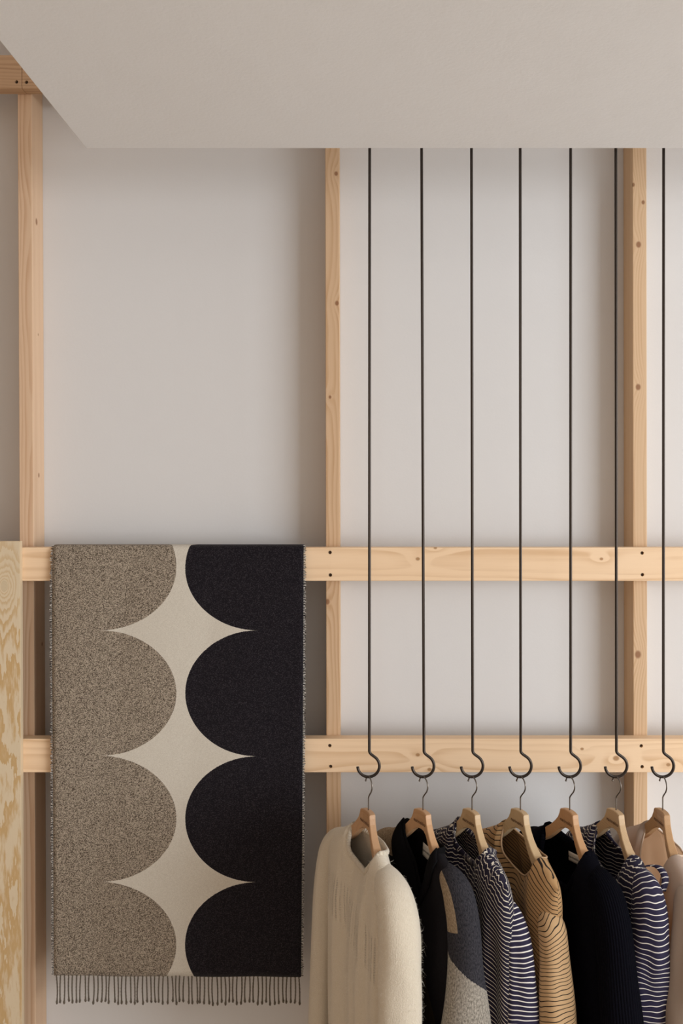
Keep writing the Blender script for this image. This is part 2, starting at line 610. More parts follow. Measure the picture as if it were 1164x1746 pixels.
# cut weft ends down both selvedges
for side, nm in ((0, 'left'), (1, 'right')):
    vs, fs, mi = [], [], []
    dn = 0.0
    q = 0
    rr = random.Random(side + 11)
    while dn < (zt - zb) - 0.002:
        p = throw_pt(side, yf if dn > 0.012 else yf + 0.004, zt - dn) - base
        sg = -1 if side == 0 else 1
        Lq = rr.uniform(0.0038, 0.0075)
        h = 0.0008
        dz = rr.uniform(-0.0030, 0.0015)
        o0 = len(vs)
        for (ax, az, ay) in ((-0.001, 0, 0), (Lq * 0.6, dz * 0.4, -0.001), (Lq, dz, rr.uniform(-.002, .002))):
            for (ey, ez) in ((-h, -h), (h, 0), (0, h)):
                vs.append(p + Vector((sg * ax, ay + ey, az + ez)))
        for a in (0, 3):
            for k in range(3):
                k2 = (k + 1) % 3
                fs.append((o0 + a + k, o0 + a + k2, o0 + a + 3 + k2, o0 + a + 3 + k))
                mi.append(q % 2)
        dn += 0.0021
        q += 1
    me = mesh_py('selvedge', vs, fs)
    me.materials.append(plain('yarn_light', (0.72, 0.68, 0.62, 1), 0.95))
    me.materials.append(plain('yarn_dark', (0.012, 0.011, 0.013, 1), 0.95))
    me.polygons.foreach_set('material_index', mi)
    tag(link('selvedge_fringe', me, None, throw), kind='stuff')

# ------------------------------------------------------------------ hook rods, hangers
YH = 2.20                                        # plane of the rods
SC = YH / F
M_rod = plain('rod_black_steel', (0.050, 0.040, 0.034, 1), 0.36, 0.85)
M_wire = plain('hanger_wire', (0.20, 0.18, 0.16, 1), 0.3, 1.0)
THETA = [67, 62, 64.5, 66.6, 70, 74.5, 83]
RODX = [(630, 629.5), (718.5, 722.5), (803.5, 805.5), (886.5, 887.5), (972.5, 972.5), (1049.5, 1050.5), (1131, 1130.5)]
HOOKX = [628, 721, 804.5, 887, 971, 1050, 1129.5]     # centre of each hook bow
GARM = ['the fuzzy cream sweater', 'the dark wool coat', 'the navy striped blouse by the coat', 'the tan striped dress',
        'the black navy knit sweater', 'the navy striped dress with a tie', 'the pale beige shirt']
ROD_R = 0.0034
for i, ((xt, xb), hx) in enumerate(zip(RODX, HOOKX)):
    zbot = Z(1283, YH)
    P = []
    ztop = 3.5
    xb_w, xt_w = X(xb, YH), X(xt, YH)
    slope = (xt_w - xb_w) / (Z(253, YH) - zbot)
    for k in range(25):
        z_ = ztop + (zbot + 0.004 - ztop) * k / 24
        P.append((xb_w + slope * (z_ - zbot), YH, z_))
    cx, cz, R = X(hx, YH), Z(1306, YH), 18.6 * SC
    # S bend from the shaft into the bow, then round to the open tip on the left
    a0 = math.radians(52)
    ex, ez = cx + R * math.cos(a0), cz + R * math.sin(a0)
    b0 = Vector((xb_w, 0, zbot + 0.004))
    b1 = b0 + Vector((0.0005, 0, -0.007))
    tang = Vector((math.sin(a0), 0, -math.cos(a0)))
    b3 = Vector((ex, 0, ez))
    b2 = b3 - tang * 0.010
    for k in range(1, 9):
        t = k / 9
        q = b0 * (1 - t) ** 3 + b1 * 3 * t * (1 - t) ** 2 + b2 * 3 * t * t * (1 - t) + b3 * t ** 3
        P.append((q.x, YH, q.z))
    for k in range(29):
        a = a0 - math.radians(52 + 176) * k / 28
        P.append((cx + R * math.cos(a), YH, cz + R * math.sin(a)))
    vv, ff = tube(P, ROD_R, 14)
    base = Vector((cx, YH, cz - R))
    me = mesh_py('hook_rod', [v - base for v in vv], ff)
    o = link('hook_rod', me, M_rod)
    o.location = base
    tag(o, 'long thin black steel rod whose hook carries ' + GARM[i], 'hook', 'black hook rods hanging from the ceiling')

# hanger profile, metres below the block top, along u (half)
HW = 0.160
TOPD = [(0.0, -0.003), (0.014, -0.0022), (0.0255, 0.0), (0.0268, 0.001), (0.0285, 0.009), (0.0335, 0.021), (0.043, 0.033), (0.056, 0.046), (0.075, 0.060), (0.0875, 0.067), (0.1275, 0.087), (0.145, 0.0945), (0.155, 0.100), (HW, 0.106)]
BOTD = [(0.0, 0.040), (0.014, 0.042), (0.0255, 0.048), (0.0268, 0.0487), (0.0285, 0.050), (0.0335, 0.054), (0.043, 0.063), (0.056, 0.0745), (0.075, 0.089), (0.0875, 0.0965), (0.1275, 0.115), (0.145, 0.121), (0.155, 0.122), (HW, 0.115)]


def bend(u):
    a = max(0.0, abs(u) - 0.02)
    return 0.024 * (1.0 - math.exp(-a / 0.08))


def hanger_mesh():
    us = [k[0] for k in TOPD]
    full = [-u for u in reversed(us[1:])] + us
    vs, fs = [], []
    e = 0.0016
    for u in full:
        a = abs(u)
        dt, db = interp(TOPD, a), interp(BOTD, a)
        th = (0.0075 + 0.003 * min(1, max(0, (a - 0.03) / 0.06))) * (1 - 0.35 * max(0, (a - 0.12) / 0.04))
        c = -bend(u)
        for (yy_, zz_) in ((-th, -dt - e), (-th + e, -dt), (th - e, -dt), (th, -dt - e), (th, -db + e), (th - e, -db), (-th + e, -db), (-th, -db + e)):
            vs.append((u, c + yy_, zz_))
    k = 8
    nr = len(full)
    for i in range(nr - 1):
        for j in range(k):
            j2 = (j + 1) % k
            fs.append((i * k + j, (i + 1) * k + j, (i + 1) * k + j2, i * k + j2))
    fs.append(tuple(range(k)))
    fs.append(tuple(reversed([(nr - 1) * k + j for j in range(k)])))
    me = mesh_py('hanger_body', vs, fs, smooth=False)
    return me


HM = hanger_mesh()
# wire hook in the hanger plane: stem, kink, bow over the rod hook
P = [(0.0, 0.0, -0.012), (0.0, 0, 0.010), (0.0, 0, 0.028), (0.001, 0, 0.034), (0.008, 0, 0.042), (0.016, 0, 0.050)]
Rw = 0.0185
czw = 0.0835 - Rw - 0.002
for k in range(0, 25):
    a = math.radians(-42 + 208 * k / 24)
    P.append((Rw * math.cos(a) * 1.0 + 0.002, 0, czw + Rw * math.sin(a)))
sm = catmull(P[:7], 24) + P[7:]
wv_, wf_ = tube(sm, 0.0016, 8)
# ball at the open tip
tip = Vector(sm[-1])
o0 = len(wv_)
bm = bmesh.new()
bmesh.ops.create_icosphere(bm, subdivisions=2, radius=0.0024, matrix=Matrix.Translation(tip))
bm.verts.ensure_lookup_table()
wv_ += [v.co.copy() for v in bm.verts]
wf_ += [tuple(o0 + v.index for v in f.verts) for f in bm.faces]
bm.free()
WM = mesh_py('hanger_hook', wv_, wf_)
WM.materials.append(M_wire)


def text_mesh(body, size, mat):
    c = bpy.data.curves.new('lettering', 'FONT')
    c.body = body
    c.size = size
    c.align_x = 'CENTER'
    c.align_y = 'CENTER'
    c.offset = size * 0.012
    o = bpy.data.objects.new('lettering', c)
    C.objects.link(o)
    bpy.context.view_layer.update()
    dg = bpy.context.evaluated_depsgraph_get()
    me = bpy.data.meshes.new_from_object(o.evaluated_get(dg))
    bpy.data.objects.remove(o, do_unlink=True)
    me.materials.clear()
    me.materials.append(mat)
    return me


M_print = plain('burnt_print', (0.09, 0.030, 0.010, 1), 0.8)
TXT = text_mesh('marimekko', 0.0112, M_print)
HANG = []
ZH = Z(1384, YH)
woods = [((0.50, 0.30, 0.165, 1), (0.36, 0.185, 0.085, 1)), ((0.56, 0.33, 0.175, 1), (0.42, 0.215, 0.095, 1)), ((0.58, 0.41, 0.235, 1), (0.46, 0.29, 0.14, 1)),
         ((0.58, 0.42, 0.245, 1), (0.47, 0.31, 0.155, 1)), ((0.56, 0.325, 0.165, 1), (0.42, 0.21, 0.09, 1)), ((0.58, 0.41, 0.24, 1), (0.46, 0.295, 0.15, 1)), ((0.50, 0.30, 0.15, 1), (0.38, 0.20, 0.09, 1))]
for i in range(7):
    th = math.radians(THETA[i])
    hx = X(HOOKX[i], YH)
    loc = Vector((hx, YH, ZH + 0.0012))
    h = empty('coat_hanger', loc, -th)
    tag(h, 'contoured wooden coat hanger inside ' + GARM[i], 'hanger', 'wooden hangers on the hooks')
    me = HM.copy()
    m = wood('hanger_beech', 'x', woods[i][0], woods[i][1], freq=260, pith=(0.05, -0.05 + 0.01 * i), seed=i * 2.7, contrast=0.5, fine=0.5, rough=0.42)
    me.materials.append(m)
    link('hanger_body', me, None, h)
    link('wire_hook', WM, None, h)
    t = link('printed_name', TXT, None, h)
    t.location = (-0.001, -0.0082 - bend(0.03) * 0.6, -0.0245)
    t.rotation_euler = (math.radians(90), 0, 0)
    HANG.append((loc, -th))

# GARMENTS


# ------------------------------------------------------------------ garments
# local frame of a garment = its hanger's frame: x along the shoulders (near end +), -y its front, z up, origin at the hanger top
def dsh(a):
    """shoulder line lying over the hanger arm"""
    return interp(TOPD, min(a, HW)) - 0.0075 + max(0.0, a - HW) * 0.75


class Gar:
    def __init__(self, i, name, label, cat, us=0.192, un=0.080, nf=0.125, nb=0.066, wid=((0.12, 0.192), (0.22, 0.215), (0.7, 0.235)),
                 thick=((0.0, 0.030), (0.1, 0.044), (0.3, 0.046), (0.7, 0.055)), hem=0.66, folds=(), seed=0.0, vneck=False, nc=0.012, rough=0.004, flat=0.3):
        self.flat = flat
        self.us, self.un, self.nf, self.nb, self.wid, self.thick, self.hem = us, un, nf, nb, wid, thick, hem
        self.folds, self.seed, self.vneck, self.nc, self.rough = folds, seed, vneck, nc, rough
        loc, rz = HANG[i]
        self.root = tag(empty(name, loc, rz), label, cat, 'clothes on the hook rods')

    def top(self, u, front):
        w = u - self.nc
        if abs(w) >= self.un - 1e-6:
            return dsh(abs(u))
        e0, e1 = dsh(abs(self.nc - self.un)), dsh(abs(self.nc + self.un))
        q = w / self.un
        e = e0 + (e1 - e0) * (q + 1) / 2
        q = abs(q)
        k = self.nf if front else self.nb
        if front and self.vneck:
            return e + (k - e) * (1 - q) ** 0.85
        return e + (k - e) * math.sqrt(max(0.0, 1 - q ** 2.6))

    def pt(self, s, d, dtop, front):
        us = s * self.us
        w = interp(self.wid, d) if d > self.wid[0][0] else self.us
        u = s * w
        x = d - dtop
        nk = max(0.0, 1 - abs(us - self.nc) / self.un)
        x0 = 0.05 * min(1.0, nk * 2.2)
        q = min(1.0, (x + x0) / 0.045)
        T = interp(self.thick, d - 0.06) * math.sqrt(max(0.0, 1 - (1 - q) ** 2)) * max(0.0, 1 - abs(s) ** 3.2) ** 0.5
        v = T * (1.0 - self.flat * min(1.0, nk * 2.0) * math.exp(-x / 0.06)) if front else -T
        c = bend(u) * (1.0 - 0.35 * min(1.0, x / 0.5))
        rp = min(1.0, max(0.0, x - 0.02) / 0.16) * (1 - s ** 4)
        for (A, f, ph) in self.folds:
            v += A * rp * math.sin(2 * math.pi * (f * s + ph) + 1.4 * noise.noise(Vector((s * 1.5, d * 3, self.seed + ph)))) * (1 if front else 0.8)
        v += self.rough * rp * noise.noise(Vector((s * 5, d * 7, self.seed * 3.1 + (0 if front else 9))))
        return Vector((u, -(c + v), -d))

    def body(self, mat, inner=None, thick=0.003, nu=76, nt=72, name='body'):
        cols = sorted(set([round(-1 + 2 * k / nu, 5) for k in range(nu + 1)] + [(self.nc + self.un) / self.us, (self.nc - self.un) / self.us]))
        vs, fs, uvs = [], [], []
        for front in (True, False):
            o0 = len(vs)
            for s in cols:
                dt = self.top(s * self.us, front)
                for k in range(nt + 1):
                    d = dt + (self.hem - dt) * (k / nt) ** 1.35
                    p = self.pt(s, d, dt, front)
                    vs.append(p)
                    uvs.append((p.x + (0 if front else 1.3), d))
            for a in range(len(cols) - 1):
                for k in range(nt):
                    i0 = o0 + a * (nt + 1) + k
                    q = (i0, i0 + 1, i0 + nt + 2, i0 + nt + 1)
                    fs.append(q if front else tuple(reversed(q)))
        me = mesh_py(name, vs, fs, uvs)
        bm = bmesh.new()
        bm.from_mesh(me)
        bmesh.ops.remove_doubles(bm, verts=bm.verts, dist=0.00015)
        bmesh.ops.recalc_face_normals(bm, faces=bm.faces)
        bm.to_mesh(me)
        bm.free()
        me.polygons.foreach_set('use_smooth', [True] * len(me.polygons))
        # normals must point outwards: the front chest faces -y
        f = min(me.polygons, key=lambda p: (p.center - Vector((0, -0.08, -0.3))).length)
        if f.normal.y > 0:
            me.flip_normals()
        o = link(name, me, mat, self.root)
        md = o.modifiers.new('thick', 'SOLIDIFY')
        md.thickness = thick
        md.offset = -1
        if inner:
            me.materials.append(inner)
            md.material_offset = 1
            md.material_offset_rim = 0
        return o

    def neck_loop(self, n=40, lift=0.0):
        """closed polyline round the neck opening, front from far to near, then the back"""
        pts = []
        for front in (True, False):
            for k in range(n):
                a = -self.un + 2 * self.un * k / n
                # denser near the corners
                a = -self.un * math.cos(math.pi * k / n)
                if not front: a = -a
                a += self.nc
                dt = self.top(a, front)
                pts.append(self.pt(a / self.us, dt, dt, front) + Vector((0, 0, lift)))
        return pts

    def rib(self, mat, r=0.007, name='neck_rib', flat=1.0, lift=0.0):
        P = self.neck_loop(lift=lift)
        n = len(P)
        for _ in range(3):
            P = [(P[i - 1] + P[i] * 2 + P[(i + 1) % n]) / 4 for i in range(n)]
        vs, fs, uvs = [], [], []
        seg = 12
        run = 0.0
        for i in range(n):
            t = (P[(i + 1) % n] - P[i - 1]).normalized()
            e = Vector((0, 0, 1)) - t * t.z
            e.normalize()
            b = t.cross(e)
            run += (P[i] - P[i - 1]).length if i else 0
            for k in range(seg):
                a = 2 * math.pi * k / seg
                vs.append(P[i] + e * (math.cos(a) * r * flat) + b * (math.sin(a) * r))
                uvs.append((run, k / seg * r * 4))
        for i in range(n):
            i2 = (i + 1) % n
            for k in range(seg):
                k2 = (k + 1) % seg
                fs.append((i * seg + k, i2 * seg + k, i2 * seg + k2, i * seg + k2))
        return link(name, mesh_py(name, vs, fs, uvs), mat, self.root)

    def sleeve(self, side, path, mat, amp=0.10, seed=0.0, nr=54, seg=44, name='sleeve', thick=0.0025, wr=4.0, uvs_off=0.0):
        P = catmull(path, nr)
        pts = [Vector((side * p[0], -p[1] - 0, -p[2])) for p in P]
        vs, fs, uvs = [], [], []
        run = 0.0
        for i in range(nr):
            t = (pts[min(i + 1, nr - 1)] - pts[max(i - 1, 0)]).normalized()
            ev = Vector((0, -1, 0))
            ev = (ev - t * ev.dot(t)).normalized()
            eu = t.cross(ev)
            if eu.x * side < 0: eu = -eu
            if i: run += (pts[i] - pts[i - 1]).length
            ru, rv = P[i][3], P[i][4]
            for k in range(seg + 1):
                a = 2 * math.pi * (k % seg) / seg + math.pi
                ca, sa = math.cos(a), math.sin(a)
                rpl = min(1.0, run / 0.10)
                m = 1 + amp * rpl * noise.noise(Vector((ca * 1.6 + seed, sa * 1.6, run * wr))) + amp * 0.55 * rpl * math.sin(3 * a + 4 * noise.noise(Vector((seed, run * 5, 1))) + seed)
                vs.append(pts[i] + eu * (ca * ru * m) + ev * (sa * rv * m))
                uvs.append((uvs_off + (k / seg - 0.5) * 0.30 * side, path[0][2] + run))
        w = seg + 1
        for i in range(nr - 1):
            for k in range(seg):
                q = (i * w + k, i * w + k + 1, (i + 1) * w + k + 1, (i + 1) * w + k)
                fs.append(q)
        me = mesh_py(name, vs, fs, uvs)
        bm = bmesh.new()
        bm.from_mesh(me)
        bmesh.ops.remove_doubles(bm, verts=bm.verts, dist=0.00002)
        bmesh.ops.recalc_face_normals(bm, faces=bm.faces)
        bm.to_mesh(me)
        bm.free()
        me.polygons.foreach_set('use_smooth', [True] * len(me.polygons))
        o = link(name, me, mat, self.root)
        md = o.modifiers.new('thick', 'SOLIDIFY')
        md.thickness = thick
        md.offset = 0
        return o

    def tag_label(self, u, d, w, h, tilt=0.0, text=True, size=0.010, off=0.006):
        """sewn-in label on the inside of the back neck"""
        dt = self.top(0, False)
        p = self.pt(u / self.us, d, self.top(u, False), False)
        p2 = self.pt((u + 0.01) / self.us, d, self.top(u, False), False)
        ang = math.atan2(p2.y - p.y, p2.x - p.x)
        NX, NY = 8, 4
        vs, fs = [], []
        for j in range(NY + 1):
            for i in range(NX + 1):
                x_, y_ = (i / NX - 0.5) * w, (j / NY - 0.5) * h
                vs.append((x_, -0.0012 * math.cos(x_ / w * 3), y_))
        for j in range(NY):
            for i in range(NX):
                a = j * (NX + 1) + i
                fs.append((a, a + 1, a + NX + 2, a + NX + 1))
        o = link('sewn_label', mesh_py('sewn_label', vs, fs), M_label, self.root)
        o.location = p + Vector((0, -off, 0))
        o.rotation_euler = (0, tilt, ang)
        md = o.modifiers.new('thick', 'SOLIDIFY')
        md.thickness = 0.0006
        if text:
            t = link('lettering', text_mesh('marimekko', size, M_ink), None, o)
            t.location = (0, -0.0022, 0)
            t.rotation_euler = (math.radians(90), 0, 0)
        return o


M_label = plain('label_cotton', (0.82, 0.77, 0.68, 1), 0.9)
M_ink = plain('label_ink', (0.02, 0.017, 0.015, 1), 0.8)


def knit(name, col, col2, rib=0.0, scale=1.0, pointelle=False, sheen=0.3, spec=0.1):
    n = N(name)
    uv = n.uv()
    u, v, _ = n.sep(uv)
    co_ = n.math('SINE', n.math('MULTIPLY', u, 2 * math.pi / 0.0034))
    ro = n.math('SINE', n.math('MULTIPLY', v, 2 * math.pi / 0.0030))
    fz = n.noise(n.comb(n.math('MULTIPLY', u, 420.0), n.math('MULTIPLY', v, 260.0), 0.0), 1.0, 4, 0.65)
    f = n.math('ADD', n.math('MULTIPLY', fz, 0.9), n.math('MULTIPLY', n.math('MULTIPLY', co_, ro), 0.03), clamp=True)
    c = n.mix(f, col2, col)
    h = n.math('ADD', n.math('MULTIPLY', co_, 0.05), n.math('MULTIPLY', fz, 1.4))
    if pointelle:
        # fans of open-work lines below the yoke
        ln = n.ramp(n.math('SINE', n.math('MULTIPLY', u, 2 * math.pi / 0.0125)), 0.35, 0.9)
        da = n.ramp(n.math('SINE', n.math('MULTIPLY', v, 2 * math.pi / 0.0055)), -0.8, 0.3)
        cen = n.math('ADD', 0.245, n.math('MULTIPLY', u, 0.25))
        dv = n.math('ABSOLUTE', n.math('SUBTRACT', v, cen))
        zone = n.math('SUBTRACT', 1.0, n.ramp(dv, 0.030, 0.062))
        gap = n.ramp(n.noise(n.comb(n.math('MULTIPLY', u, 30.0), 0.0, 0.0), 1.0, 1), 0.35, 0.55)
        pt = n.math('MULTIPLY', n.math('MULTIPLY', n.math('MULTIPLY', ln, da), zone), gap)
        c = n.mix(n.math('MULTIPLY', pt, 0.30), c, tuple(x * 0.40 for x in col[:3]) + (1,))
        h = n.math('SUBTRACT', h, n.math('MULTIPLY', pt, 2.0))
    if rib:
        h = n.math('ADD', h, n.math('MULTIPLY', n.math('SINE', n.math('MULTIPLY', u, 2 * math.pi / rib)), 0.6))
    n.bump(h, 0.9, 0.0016)
    return n.done(c, 0.95, sheen=sheen, spec=spec)


def waves(name, ground, line, period=0.014, duty=0.27, amp=0.030, sx=9.0, sy=5.0, slope=0.0, seed=0.0, gather=0.0, g0=0.06, gl=0.05, edge=0.0):
    """printed flowing lines: contours of a tilted, noisy height field"""
    n = N(name)
    uv = n.uv()
    u, v, _ = n.sep(uv)
    nz = n.noise(n.comb(n.math('ADD', n.math('MULTIPLY', u, sx), seed), n.math('MULTIPLY', v, sy), seed), 1.0, 2.0, 0.45)
    h = n.math('ADD', n.math('ADD', v, n.math('MULTIPLY', u, slope)), n.math('MULTIPLY', n.math('SUBTRACT', nz, 0.5), amp * 2))
    if edge:
        h = n.math('ADD', h, n.math('MULTIPLY', n.math('MAXIMUM', n.math('SUBTRACT', u, 0.095), 0.0), edge))
    if gather:
        near = n.math('POWER', 2.718, n.math('DIVIDE', n.math('MULTIPLY', n.math('MAXIMUM', n.math('SUBTRACT', v, g0), 0.0), -1.0), gl))
        gw = n.noise(n.comb(n.math('MULTIPLY', u, 75.0), n.math('MULTIPLY', v, 22.0), seed), 1.0, 2)
        h = n.math('ADD', h, n.math('MULTIPLY', n.math('MULTIPLY', n.math('SUBTRACT', gw, 0.5), gather * 2), near))
    per = n.math('DIVIDE', h, period)
    tri = n.math('ABSOLUTE', n.math('SUBTRACT', n.math('MULTIPLY', n.math('FRACT', per), 2.0), 1.0))
    k = n.ramp(tri, 1.0 - duty - 0.05, 1.0 - duty + 0.05)
    we = n.noise(uv, 900, 2)
    c = n.mix(k, ground, line)
    n.bump(we, 0.2, 0.0004)
    return n.done(c, 0.75, spec=0.2, sheen=0.05)


# --- 1 cream mohair sweater
M_moh = knit('mohair_cream', (0.78, 0.705, 0.585, 1), (0.64, 0.55, 0.42, 1), pointelle=True)
M_mohs = knit('mohair_cream_sleeve', (0.78, 0.705, 0.585, 1), (0.64, 0.55, 0.42, 1))
M_moh2 = knit('mohair_cream_rib', (0.78, 0.705, 0.585, 1), (0.64, 0.55, 0.42, 1), rib=0.006)
g = Gar(0, 'mohair_sweater', 'fuzzy cream mohair sweater on the leftmost hanger', 'sweater', us=0.186, un=0.080, nf=0.122, nb=0.074, nc=0.014,
        wid=((0.12, 0.186), (0.16, 0.178), (0.22, 0.166), (0.66, 0.174)), thick=((0.0, 0.028), (0.08, 0.036), (0.16, 0.044), (0.3, 0.046), (0.7, 0.047)),
        folds=((0.006, 1.1, 0.1), (0.004, 2.3, 0.4)), seed=1.0, hem=0.64)
b1 = g.body(M_moh, thick=0.005)
g.rib(M_moh2, 0.0055, 'neck_rib', 1.3, -0.001)
sl = [(0.105, 0.010, 0.092, 0.012, 0.016), (0.140, 0.012, 0.108, 0.025, 0.032), (0.172, 0.013, 0.136, 0.035, 0.040), (0.196, 0.014, 0.19, 0.040, 0.044), (0.206, 0.016, 0.28, 0.042, 0.045), (0.212, 0.018, 0.42, 0.042, 0.045), (0.218, 0.020, 0.62, 0.042, 0.045)]
s1 = g.sleeve(1, sl, M_mohs, 0.05, 1.0, thick=0.004)
slf = [(0.105, 0.010, 0.092, 0.012, 0.014), (0.140, 0.014, 0.108, 0.024, 0.028), (0.170, 0.018, 0.138, 0.030, 0.032), (0.192, 0.022, 0.19, 0.032, 0.031), (0.204, 0.028, 0.28, 0.032, 0.030), (0.214, 0.032, 0.42, 0.031, 0.029), (0.224, 0.036, 0.62, 0.031, 0.029)]
s2 = g.sleeve(-1, slf, M_mohs, 0.06, 4.0, thick=0.004)
# loose fibres standing off the knit
vs, fs = [], []
rr = random.Random(5)
for o, cnt in ((b1, 7000), (s1, 15000), (s2, 5000)):
    me = o.data
    polys = [p for p in me.polygons if p.center.z > -0.56]
    cum, tot = [], 0.0
    for p in polys:
        tot += p.area
        cum.append(tot)
    import bisect
    for _ in range(cnt):
        p = polys[min(bisect.bisect(cum, rr.random() * tot), len(polys) - 1)]
        pos = p.center + Vector((rr.uniform(-.003, .003), rr.uniform(-.003, .003), rr.uniform(-.003, .003)))
        nn = p.normal
        rv_ = Vector((rr.uniform(-1, 1), rr.uniform(-1, 1), rr.uniform(-1, 1)))
        tg = nn.cross(rv_).normalized()
        L_ = rr.uniform(0.004, 0.011) * (1.8 if rr.random() < 0.08 else 1.0)
        w = tg.cross(nn).normalized() * 0.00017
        curl = rr.uniform(0.5, 1.6)
        o0 = len(vs)
        for k in range(4):
            t = k / 3
            q = pos - nn * 0.002 + nn * (L_ * t * (1 - 0.45 * curl * t)) + tg * (L_ * curl * t * t) + Vector((0, 0, -0.3 * L_ * t * t))
            ww = w * (1 - 0.7 * t)
            vs.append(q + ww)
            vs.append(q - ww)
        for k in range(3):
            a = o0 + 2 * k
            fs.append((a, a + 1, a + 3, a + 2))
fz = link('mohair_fuzz', mesh_py('mohair_fuzz', vs, fs), plain('mohair_fibre', (0.86, 0.80, 0.68, 1), 0.8), g.root)
tag(fz, kind='stuff')

# --- 2 dark wool coat with large round shapes
def coat_mat(name, sleeve, far=False):
    n = N(name)
    uv = n.uv()
    u, v, _ = n.sep(uv)
    fel = n.noise(n.comb(n.math('MULTIPLY', u, 300.0), n.math('MULTIPLY', v, 170.0), 0.0), 1.0, 4, 0.7)
    blend = lambda a, b: n.mix(fel, a, b)
    black = blend((0.008, 0.007, 0.008, 1), (0.018, 0.016, 0.018, 1))
    char = n.mix(n.ramp(fel, 0.25, 0.75), (0.012, 0.0115, 0.015, 1), (0.060, 0.057, 0.064, 1))
    grey = n.mix(n.ramp(fel, 0.3, 0.7), (0.13, 0.115, 0.095, 1), (0.43, 0.385, 0.325, 1))
    beig = n.mix(n.ramp(fel, 0.3, 0.7), (0.17, 0.12, 0.075, 1), (0.38, 0.29, 0.195, 1))
    wob = n.math('MULTIPLY', n.math('SUBTRACT', fel, 0.5), 0.006)

    def disc(cu, cv, r):
        a = n.math('SUBTRACT', u, cu)
        b = n.math('SUBTRACT', v, cv)
        d = n.math('SQRT', n.math('ADD', n.math('MULTIPLY', a, a), n.math('MULTIPLY', b, b)))
        return n.math('LESS_THAN', n.math('ADD', d, wob), r)
    if sleeve:
        edge_ = n.math('ADD', n.math('ADD', v, n.math('MULTIPLY', u, 0.60)), wob)
        c = n.mix(n.math('GREATER_THAN', edge_, 0.335), char, grey)
        c = n.mix(disc(0.035, 0.575, 0.075), c, black)
        strip = n.math('MULTIPLY', n.math('GREATER_THAN', u, 0.048), n.math('LESS_THAN', u, 0.090))
        c = n.mix(n.math('MULTIPLY', strip, n.math('LESS_THAN', n.math('ADD', v, wob), 0.235)), c, beig)
        if far:
            c = n.mix(n.math('LESS_THAN', n.math('ADD', v, wob), 0.20), black, beig)
    else:
        # black coat with a beige shoulder yoke and dark brown rounds near the hem
        dark = blend((0.018, 0.013, 0.008, 1), (0.040, 0.030, 0.018, 1))
        c = black
        c = n.mix(disc(-0.02, 0.46, 0.16), c, dark)
        c = n.mix(n.math('MULTIPLY', n.math('LESS_THAN', v, 0.125), n.math('LESS_THAN', u, -0.075)), c, beig)
    n.bump(fel, 0.6, 0.0014)
    return n.done(c, 0.95, spec=0.04)


M_coat, M_coats = coat_mat('coat_wool', False), coat_mat('coat_sleeve_wool', True)
M_coatf = coat_mat('coat_far_sleeve_wool', True, True)
M_lin = plain('coat_lining', (0.006, 0.0055, 0.006, 1), 0.95, spec=0.05)
g = Gar(1, 'wool_coat', 'dark wool coat with charcoal and grey sleeve, open black collar', 'coat', us=0.182, un=0.076, nf=0.185, nb=0.074, nc=0.016, vneck=True,
        wid=((0.12, 0.182), (0.22, 0.192), (0.7, 0.22)), thick=((0.0, 0.024), (0.1, 0.034), (0.2, 0.046), (0.7, 0.047)), hem=0.80, flat=0.6, folds=((0.006, 1.0, 0.3),), seed=3.0)
g.body(M_coat, M_lin, 0.004)
# shawl lapels: broad folded bands beside the open front
for side in (-1, 1):
    vs, fs, uvs = [], [], []
    NR, NC = 44, 8
    for i in range(NR + 1):
        t = i / NR
        a = g.nc + side * g.un * (1 - t) ** 1.15
        dt = g.top(a, True)
        base_ = g.pt(a / g.us, dt, dt, True)
        wd = 0.016 + 0.030 * math.sin(min(1, t * 1.5) * math.pi * 0.62) * (1 - 0.6 * t)
        for k in range(NC + 1):
            q = k / NC
            roll = math.sin(q * math.pi * 0.9) * 0.004
            du = side * wd * q
            uu = a + du
            dd = dt + 0.012 * q
            sp = g.pt(uu / g.us, max(dd, g.top(uu, True) + 0.0005), g.top(uu, True), True)
            p = Vector((base_.x + du, min(sp.y, base_.y + 0.02 * q) - 0.003 - roll * 0.5, -dd + 0.010 * (1 - q) * (1 - t)))
            vs.append(p)
            uvs.append((0.5 + q * .1, t * .1))
    for i in range(NR):
        for k in range(NC):
            a = i * (NC + 1) + k
            fs.append((a, a + 1, a + NC + 2, a + NC + 1))
    o = link('lapel', mesh_py('lapel', vs, fs, uvs), M_lin, g.root)
    md = o.modifiers.new('thick', 'SOLIDIFY')
    md.thickness = 0.005
    md.offset = 0
g.rib(M_lin, 0.004, 'collar_band', 2.2, 0.002)
g.tag_label(-0.012, 0.104, 0.040, 0.032, 0.10, size=0.0084, off=0.009)
sl = [(0.105, 0.010, 0.092, 0.012, 0.014), (0.140, 0.012, 0.106, 0.023, 0.027), (0.168, 0.012, 0.134, 0.030, 0.033), (0.190, 0.014, 0.19, 0.034, 0.034), (0.200, 0.016, 0.28, 0.036, 0.037), (0.208, 0.022, 0.40, 0.046, 0.055), (0.213, 0.036, 0.52, 0.060, 0.080), (0.218, 0.040, 0.66, 0.064, 0.088)]
g.sleeve(1, sl, M_coats, 0.05, 2.0, thick=0.004)
g.sleeve(-1, sl, M_coatf, 0.05, 7.0, thick=0.004)

